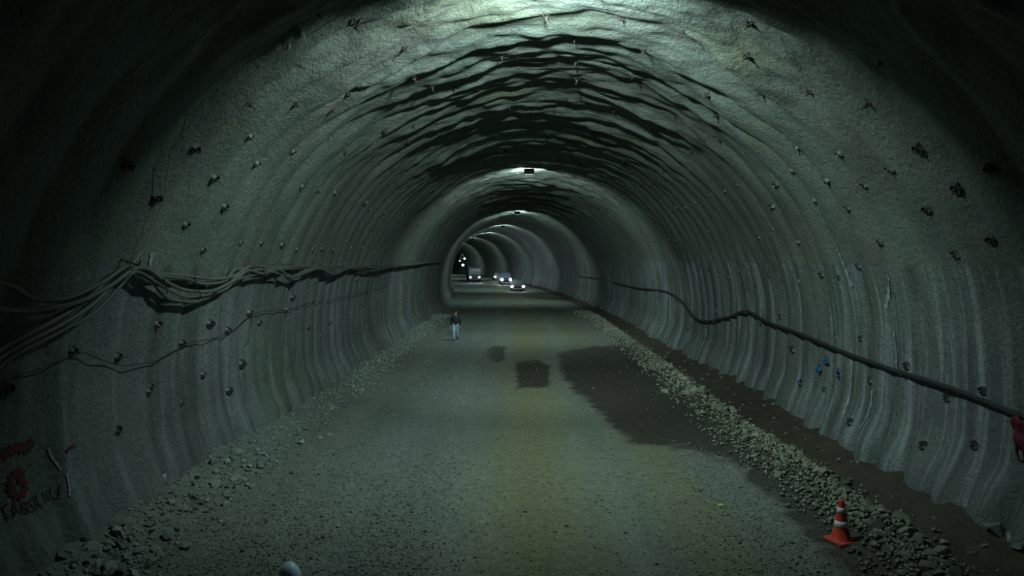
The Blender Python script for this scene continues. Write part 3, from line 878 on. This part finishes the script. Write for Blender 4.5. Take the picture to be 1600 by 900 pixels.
for q, sx in (('R', -1), ('L', 1)):               # fingers and thumb
    h = Vector(J['ha' + q]); hi = names.index('ha' + q)
    for k, (dy, ln) in enumerate(((-.028, .062), (-.009, .07), (.010, .066), (.028, .052))):
        i0 = len(nodes)
        nodes += [(tuple(h + Vector((0, dy, -.03))), .0095), (tuple(h + Vector((-sx * .008, dy - .006, -.03 - ln * .6))), .0085), (tuple(h + Vector((-sx * .022, dy - .012, -.03 - ln))), .0075)]
        E += [(hi, i0), (i0, i0 + 1), (i0 + 1, i0 + 2)]
    i0 = len(nodes)
    nodes += [(tuple(h + Vector((-sx * .01, -.035, .01))), .011), (tuple(h + Vector((-sx * .018, -.05, -.03))), .009)]
    E += [(hi, i0), (i0, i0 + 1)]
gz = float(floor_h(*to_su(px_, py_)))
person = empty('person', (px_, py_, gz - .005), math.radians(6))
tag(person, 'person in a black jacket and pale blue jeans walking towards the camera', 'person')
skin_obj('body', nodes, E, M_SKIN, person)
# face: eyes, nose, mouth, ears in the head's own space
bm = bmesh.new()
for sx in (-.03, .03):
    r = bmesh.ops.create_uvsphere(bm, u_segments=8, v_segments=6, radius=.011); bmesh.ops.translate(bm, verts=r['verts'], vec=(sx, -.097, 1.53))
from_bm('eyes', bm, M_HAIR, person, True)
bm = bmesh.new(); r = bmesh.ops.create_cone(bm, cap_ends=True, segments=6, radius1=.014, radius2=.005, depth=.05); bmesh.ops.transform(bm, matrix=Matrix.Translation((0, -.108, 1.512)) @ Matrix.Rotation(.35, 4, 'X'), verts=r['verts'])
from_bm('nose', bm, M_SKIN, person, True)
bm = bmesh.new(); box(bm, (0, -.098, 1.474), (.045, .012, .01), None, .003); from_bm('mouth', bm, simple('lips', (.28, .10, .09)), person, True)
for sx in (-1, 1):
    bm = bmesh.new(); r = bmesh.ops.create_uvsphere(bm, u_segments=8, v_segments=6, radius=.5); bmesh.ops.transform(bm, matrix=Matrix.Translation((sx * .087, -.01, 1.52)) @ Matrix.Diagonal((.02, .035, .06, 1)), verts=r['verts'])
    from_bm('ear', bm, M_SKIN, person, True)
bm = bmesh.new(); r = bmesh.ops.create_uvsphere(bm, u_segments=16, v_segments=12, radius=.5)
for v in bm.verts: v.co = Vector((v.co.x * .195, v.co.y * .215 + .012, v.co.z * .20 + 1.575)); 
bmesh.ops.delete(bm, geom=[v for v in bm.verts if v.co.z < 1.545 and v.co.y < .03], context='VERTS')
from_bm('hair', bm, M_HAIR, person, True)
def cloth(name, chain, edges, mat, grow, extra=None):
    nd = [(J[n] if not (extra and n in extra) else extra[n], rad[n] + grow.get(n, grow['_'])) for n in chain]
    return skin_obj(name, nd, [(chain.index(a), chain.index(b)) for a, b in edges], mat, person)
jc = ['chest', 'pelvis', 'waist', 'neck0', 'shR', 'elR', 'wrR', 'shL', 'elL', 'wrL']
cloth('jacket', jc, [('pelvis', 'waist'), ('waist', 'chest'), ('chest', 'neck0'), ('chest', 'shR'), ('shR', 'elR'), ('elR', 'wrR'), ('chest', 'shL'), ('shL', 'elL'), ('elL', 'wrL')], M_JACKET, {'_': .042, 'pelvis': .075, 'waist': .065, 'neck0': .012, 'wrR': .026, 'wrL': .026}, {'neck0': (0, 0, 1.375), 'pelvis': (0, 0, .80)})
jn = ['pelvis', 'hipR', 'kneeR', 'ankR', 'hipL', 'kneeL', 'ankL']
cloth('jeans', jn, [('pelvis', 'hipR'), ('hipR', 'kneeR'), ('kneeR', 'ankR'), ('pelvis', 'hipL'), ('hipL', 'kneeL'), ('kneeL', 'ankL')], M_JEANS, {'_': .030, 'pelvis': .015})
for q in 'RL':
    h = Vector(J['ank' + q]); t = Vector(J['toe' + q]); d = (h - t).normalized()
    skin_obj('shoe', [(tuple(h + Vector((0, 0, -.02)) + d * .05), .05), (tuple((h + t) / 2 + Vector((0, 0, -.01))), .052), (tuple(t), .045)], [(0, 1), (1, 2)], M_SHOE, person)

# ------------------------------------------------------------------ vehicles with their headlights on
M_HEAD = emitter('lit_headlight', HEAD_COLOR, 60.0)
M_HEAD_STRONG = emitter('bright_headlight', HEAD_COLOR, 160.0)
M_TYRE = simple('tyre', (.015, .015, .016), .85)
M_RIM = simple('alloy_rim', (.35, .36, .37), .4, .8)
M_WINDOW = simple('car_window', (.02, .028, .032), .3)
M_TRIM = simple('black_trim', (.015, .016, .017), .5)
M_PLATE = simple('blank_plate', (.6, .62, .6), .5)

def loft(bm, stations):
    """stations: (y, half_width, z_low, z_high, roundness); front at -Y"""
    rings = []
    for (y, w, z0, z1, rd) in stations:
        ring = []
        for (cx_, cz_, a0) in ((w - rd, z0 + rd * .6, -90), (w - rd, z1 - rd, 0), (-w + rd, z1 - rd, 90), (-w + rd, z0 + rd * .6, 180)):
            for k in range(4):
                a = math.radians(a0 + 30 * k); q = rd * (.6 if a0 in (-90, 180) else 1)
                ring.append(bm.verts.new((cx_ + rd * math.cos(a), y, cz_ + q * math.sin(a))))
        rings.append(ring)
    n = len(rings[0])
    for i in range(len(rings) - 1):
        for k in range(n): bm.faces.new((rings[i][k], rings[i][(k + 1) % n], rings[i + 1][(k + 1) % n], rings[i + 1][k]))
    bm.faces.new(rings[0][::-1]); bm.faces.new(rings[-1])

def quad_panel(name, pts, mat, parent, out=.012):
    c = sum((Vector(p) for p in pts), Vector()) / len(pts)
    p = [c + (Vector(q) - c) * .92 for q in pts]
    n = (p[1] - p[0]).cross(p[2] - p[0]).normalized()
    if n.dot(c - Vector((0, 0, 1.0))) < 0: n = -n
    V = [q + n * .002 for q in p] + [q + n * out for q in p]
    k = len(p)
    F = [tuple(range(k, 2 * k)), tuple(range(k))[::-1]] + [(i, (i + 1) % k, k + (i + 1) % k, k + i) for i in range(k)]
    return link(name, mesh(name, V, F, mat), parent)

def wheel(parent, x, y, r_, w):
    bm = bmesh.new(); vs = cyl(bm, (x - w / 2, y, r_), (x + w / 2, y, r_), r_, None, 24)
    bmesh.ops.bevel(bm, geom=[e for e in bm.edges if len([f for f in e.link_faces if len(f.verts) > 4]) == 1], offset=.03, segments=2, affect='EDGES')
    t = from_bm('wheel', bm, M_TYRE, parent, False)
    bm = bmesh.new(); sx = 1 if x > 0 else -1
    cyl(bm, (x + sx * (w / 2 - .03), y, r_), (x + sx * (w / 2 + .012), y, r_), r_ * .62, r_ * .58, 20)
    from_bm('rim', bm, M_RIM, t)

def headlight(parent, x, y, z, mat, size=(.34, .12, .26), power=HEAD_POWER):
    bm = bmesh.new(); r = bmesh.ops.create_uvsphere(bm, u_segments=16, v_segments=10, radius=.5)
    bmesh.ops.transform(bm, matrix=Matrix.Translation((x, y, z)) @ Matrix.Diagonal((*size, 1)), verts=r['verts'])
    from_bm('headlight', bm, mat, parent, True)
    ld = bpy.data.lights.new('headlight_beam', 'SPOT'); ld.energy = power; ld.color = HEAD_COLOR; ld.spot_size = math.radians(80); ld.spot_blend = .8; ld.shadow_soft_size = .06
    lo = bpy.data.objects.new('headlight_beam', ld); COL.objects.link(lo); lo.parent = parent; lo.location = (x, y - .12, z)
    lo.rotation_euler = (math.radians(86), 0, math.pi)

def set_down(px, py, s_u=None):
    x, y = floor_hit(px, py); s_, u_ = to_su(x, y)
    return x, y, float(s_), float(u_)

def car(name, px, py, label, paint, yaw, L=4.5, W=1.8, H=1.5, van=False, head=None, hz=.70, hx=None):
    x, y, s_, u_ = set_down(px, py)
    t = empty(name, (x, y, float(floor_h(s_, u_))), yaw); tag(t, label, 'car' if not van else 'van')
    w = W / 2; zb = H * .60 if not van else H * .52; f = 0.0
    bm = bmesh.new()
    loft(bm, [(f, w * .80, .30, zb * .70, .12), (f + .10, w * .92, .24, zb * .84, .14), (f + .5, w * .98, .20, zb * .93, .14), (f + 1.2, w, .20, zb, .13), (f + L * .6, w, .20, zb * 1.03, .13), (f + L - .4, w * .97, .22, zb * 1.02, .13), (f + L, w * .86, .32, zb * .95, .12)])
    from_bm('body', bm, paint, t, True)
    y0, y1 = (f + 1.05, f + (L - .25 if van else L * .88)); ty0, ty1 = (f + (1.35 if van else 1.75), f + (L - .4 if van else L * .70))
    bw, tw = w * .96, w * (.86 if van else .74); z0, z1 = zb - .05, H
    bm = bmesh.new()
    loft(bm, [(ty0 - .02, tw, z1 - .11, z1, .05), (ty0 + .2, tw * 1.01, z1 - .12, z1 + .015, .055), ((ty0 + ty1) / 2, tw * 1.01, z1 - .12, z1 + .025, .055), (ty1, tw, z1 - .11, z1, .05)])
    from_bm('roof', bm, paint, t, True)
    zt = z1 - .06
    B = [(-bw, y0, z0), (bw, y0, z0), (bw, y1, z0), (-bw, y1, z0)]; T = [(-tw, ty0, zt), (tw, ty0, zt), (tw, ty1, zt), (-tw, ty1, zt)]
    me = mesh('cabin', B + T, [(0, 1, 5, 4), (1, 2, 6, 5), (2, 3, 7, 6), (3, 0, 4, 7), (4, 5, 6, 7)], paint); link('cabin', me, t)
    quad_panel('windshield', [B[0], B[1], T[1], T[0]], M_WINDOW, t)
    quad_panel('rear_window', [B[2], B[3], T[3], T[2]], M_WINDOW, t)
    for sd in (0, 1):
        b0, b1, t0, t1 = ((Vector(B[1]), Vector(B[2]), Vector(T[1]), Vector(T[2])) if sd == 0 else (Vector(B[0]), Vector(B[3]), Vector(T[0]), Vector(T[3])))
        for a, b in ((0, .48), (.5, 1)):
            quad_panel('side_window', [b0.lerp(b1, a), b0.lerp(b1, b), t0.lerp(t1, b), t0.lerp(t1, a)], M_WINDOW, t)
    for sx in (-1, 1):
        for wy in (f + .85, f + L - .9): wheel(t, sx * (w - .12), wy, .33, .22)
        bm = bmesh.new(); box(bm, (sx * (w + .10), y0 + .32, z0 + .12), (.20, .10, .15), None, .03); from_bm('side_mirror', bm, paint, t, True)
        headlight(t, sx * (hx or w * .80), f + .04, hz, head or M_HEAD, (.46, .14, .42) if head else (.36, .12, .27))
    bm = bmesh.new(); box(bm, (0, f + .01, zb * .62), (W * .48, .07, .16), None, .02); from_bm('grille', bm, M_TRIM, t)
    bm = bmesh.new(); box(bm, (0, f - .02, .34), (W * .86, .14, .20), None, .05); from_bm('bumper', bm, paint, t, True)
    bm = bmesh.new(); box(bm, (0, f - .10, .36), (.50, .02, .11)); from_bm('number_plate', bm, M_PLATE, t)
    return t

def truck(px, py, label, yaw):
    x, y, s_, u_ = set_down(px, py)
    t = empty('truck', (x, y, float(floor_h(s_, u_))), yaw); tag(t, label, 'truck')
    M_CAB = simple('truck_cab_paint', (.03, .042, .05), .5); M_BOX = simple('tipper_steel', (.04, .045, .045), .7)
    bm = bmesh.new(); loft(bm, [(0, 1.18, .55, 1.75, .12), (.05, 1.22, .50, 2.7, .14), (.3, 1.24, .50, 2.95, .16), (1.9, 1.24, .55, 3.0, .14)]); from_bm('cab', bm, M_CAB, t, True)
    quad_panel('windshield', [(-1.1, .02, 1.75), (1.1, .02, 1.75), (1.1, .12, 2.72), (-1.1, .12, 2.72)], M_WINDOW, t, .03)
    bm = bmesh.new(); box(bm, (0, -.06, .62), (2.45, .22, .42), None, .05); from_bm('bumper', bm, M_TRIM, t)
    bm = bmesh.new()
    for k in range(4): box(bm, (0, -.02, .98 + .15 * k), (1.5, .06, .07))
    from_bm('grille', bm, M_TRIM, t)
    bm = bmesh.new(); loft(bm, [(2.1, 1.25, 1.15, 3.05, .06), (2.2, 1.27, 1.10, 3.1, .06), (7.0, 1.27, 1.10, 3.1, .06), (7.2, 1.2, 1.3, 3.0, .06)]); from_bm('tipper_body', bm, M_BOX, t)
    bm = bmesh.new()
    for sx in (-.45, .45): box(bm, (sx, 3.9, .85), (.14, 6.4, .26))
    from_bm('chassis', bm, M_TRIM, t)
    for sx in (-1, 1):
        for wy in (1.2, 4.9, 6.2): wheel(t, sx * 1.05, wy, .5, .32)
        headlight(t, sx * .83, -.10, .98, M_HEAD, (.30, .12, .22))
        bm = bmesh.new(); box(bm, (sx * 1.42, .25, 2.15), (.16, .10, .55), None, .03); from_bm('side_mirror', bm, M_TRIM, t)
    return t
P_DARK = simple('dark_grey_paint', (.09, .10, .105), .35, .2)
P_BLUE = simple('pale_blue_paint', (.03, .045, .07), .35, .1)
P_SILVER = simple('silver_paint', (.28, .30, .31), .35, .4)
car('car', 809, 455.5, 'dark hatchback with both headlights lit, nearest of the oncoming vehicles', P_DARK, .06, 4.3, 1.85, 1.6, hx=.79)
car('van', 791, 445.0, 'pale blue van with one glaring headlight half hidden behind the dark hatchback', P_BLUE, .12, 5.0, 1.95, 2.2, True, M_HEAD_STRONG, .90, .74)
car('car', 779, 438.6, 'silver car with twin headlights behind the pale blue van', P_SILVER, .16, 4.4, 1.8, 1.5, hz=.80)
truck(742, 441.2, 'dark tipper truck with two headlights, leftmost of the oncoming vehicles', .14)

# ------------------------------------------------------------------ work light mast by the left wall
mx, my = floor_hit(722.5, 443.5); ms, mu = to_su(mx, my)
mast = empty('light_mast', (mx, my, float(floor_h(ms, mu))), .1)
tag(mast, 'tripod light mast with small lit lamps at the far left wall', 'work light')
bm = bmesh.new(); cyl(bm, (0, 0, .5), (0, 0, 5.0), .05, .035); from_bm('pole', bm, M_STEEL, mast)
for k in range(3):
    a = 2 * math.pi * k / 3; bm = bmesh.new(); cyl(bm, (0, 0, 1.1), (.8 * math.cos(a), .8 * math.sin(a), 0), .03); from_bm('leg', bm, M_STEEL, mast)
bm = bmesh.new(); cyl(bm, (-.45, 0, 4.55), (0, 0, 5.5), .035); cyl(bm, (.45, 0, 4.55), (0, 0, 5.5), .035); cyl(bm, (-.45, 0, 4.55), (.45, 0, 4.55), .035)
from_bm('triangular_bracket', bm, simple('galvanised_steel', (.5, .53, .53), .4, .6), mast)
M_MAST = emitter('mast_lamp_glass', HEAD_COLOR, 18.0)
for k, (lx, lz, sz) in enumerate(((.42, 4.6, .30), (-.45, 4.2, .16), (.1, 3.45, .42))):
    bm = bmesh.new(); box(bm, (lx, .08, lz), (sz * 1.1, .12, sz * 1.1), None, .02); h = from_bm('lamp_housing', bm, M_STEEL, mast)
    bm = bmesh.new(); cyl(bm, (lx, .02, lz), (lx, -.02, lz), sz * .48, None, 16); from_bm('lamp_glass', bm, M_MAST, h)

# ------------------------------------------------------------------ dusty haze hanging in the far half of the tunnel
hz_s = np.linspace(80, 230, 20); hz_phi = np.linspace(-.25, math.pi + .25, 18)
V, F = [], []
for a in hz_s:
    u_, z_ = prof(hz_phi)
    V += [Vector(p) for p in place(a, u_ * .96, np.maximum(.12, z_ - .25))]
n = len(hz_phi)
for i in range(len(hz_s) - 1):
    for k in range(n): F.append((i * n + k, i * n + (k + 1) % n, (i + 1) * n + (k + 1) % n, (i + 1) * n + k))
F.append(tuple(range(n))[::-1]); F.append(tuple(range((len(hz_s) - 1) * n, len(hz_s) * n)))
hm = bpy.data.materials.new('dust_haze'); hm.use_nodes = True
nt = hm.node_tree; nt.nodes.remove(nt.nodes['Principled BSDF'])
vs = nt.nodes.new('ShaderNodeVolumeScatter'); vs.inputs['Color'].default_value = (.9, .95, 1, 1); vs.inputs['Density'].default_value = .010; vs.inputs['Anisotropy'].default_value = .35
nt.links.new(vs.outputs[0], nt.nodes['Material Output'].inputs['Volume'])
haze = link('dust_haze', mesh('dust_haze', V, F, hm))
haze['kind'] = 'stuff'; haze['label'] = 'thin dusty haze around the oncoming vehicles'; haze['category'] = 'haze'
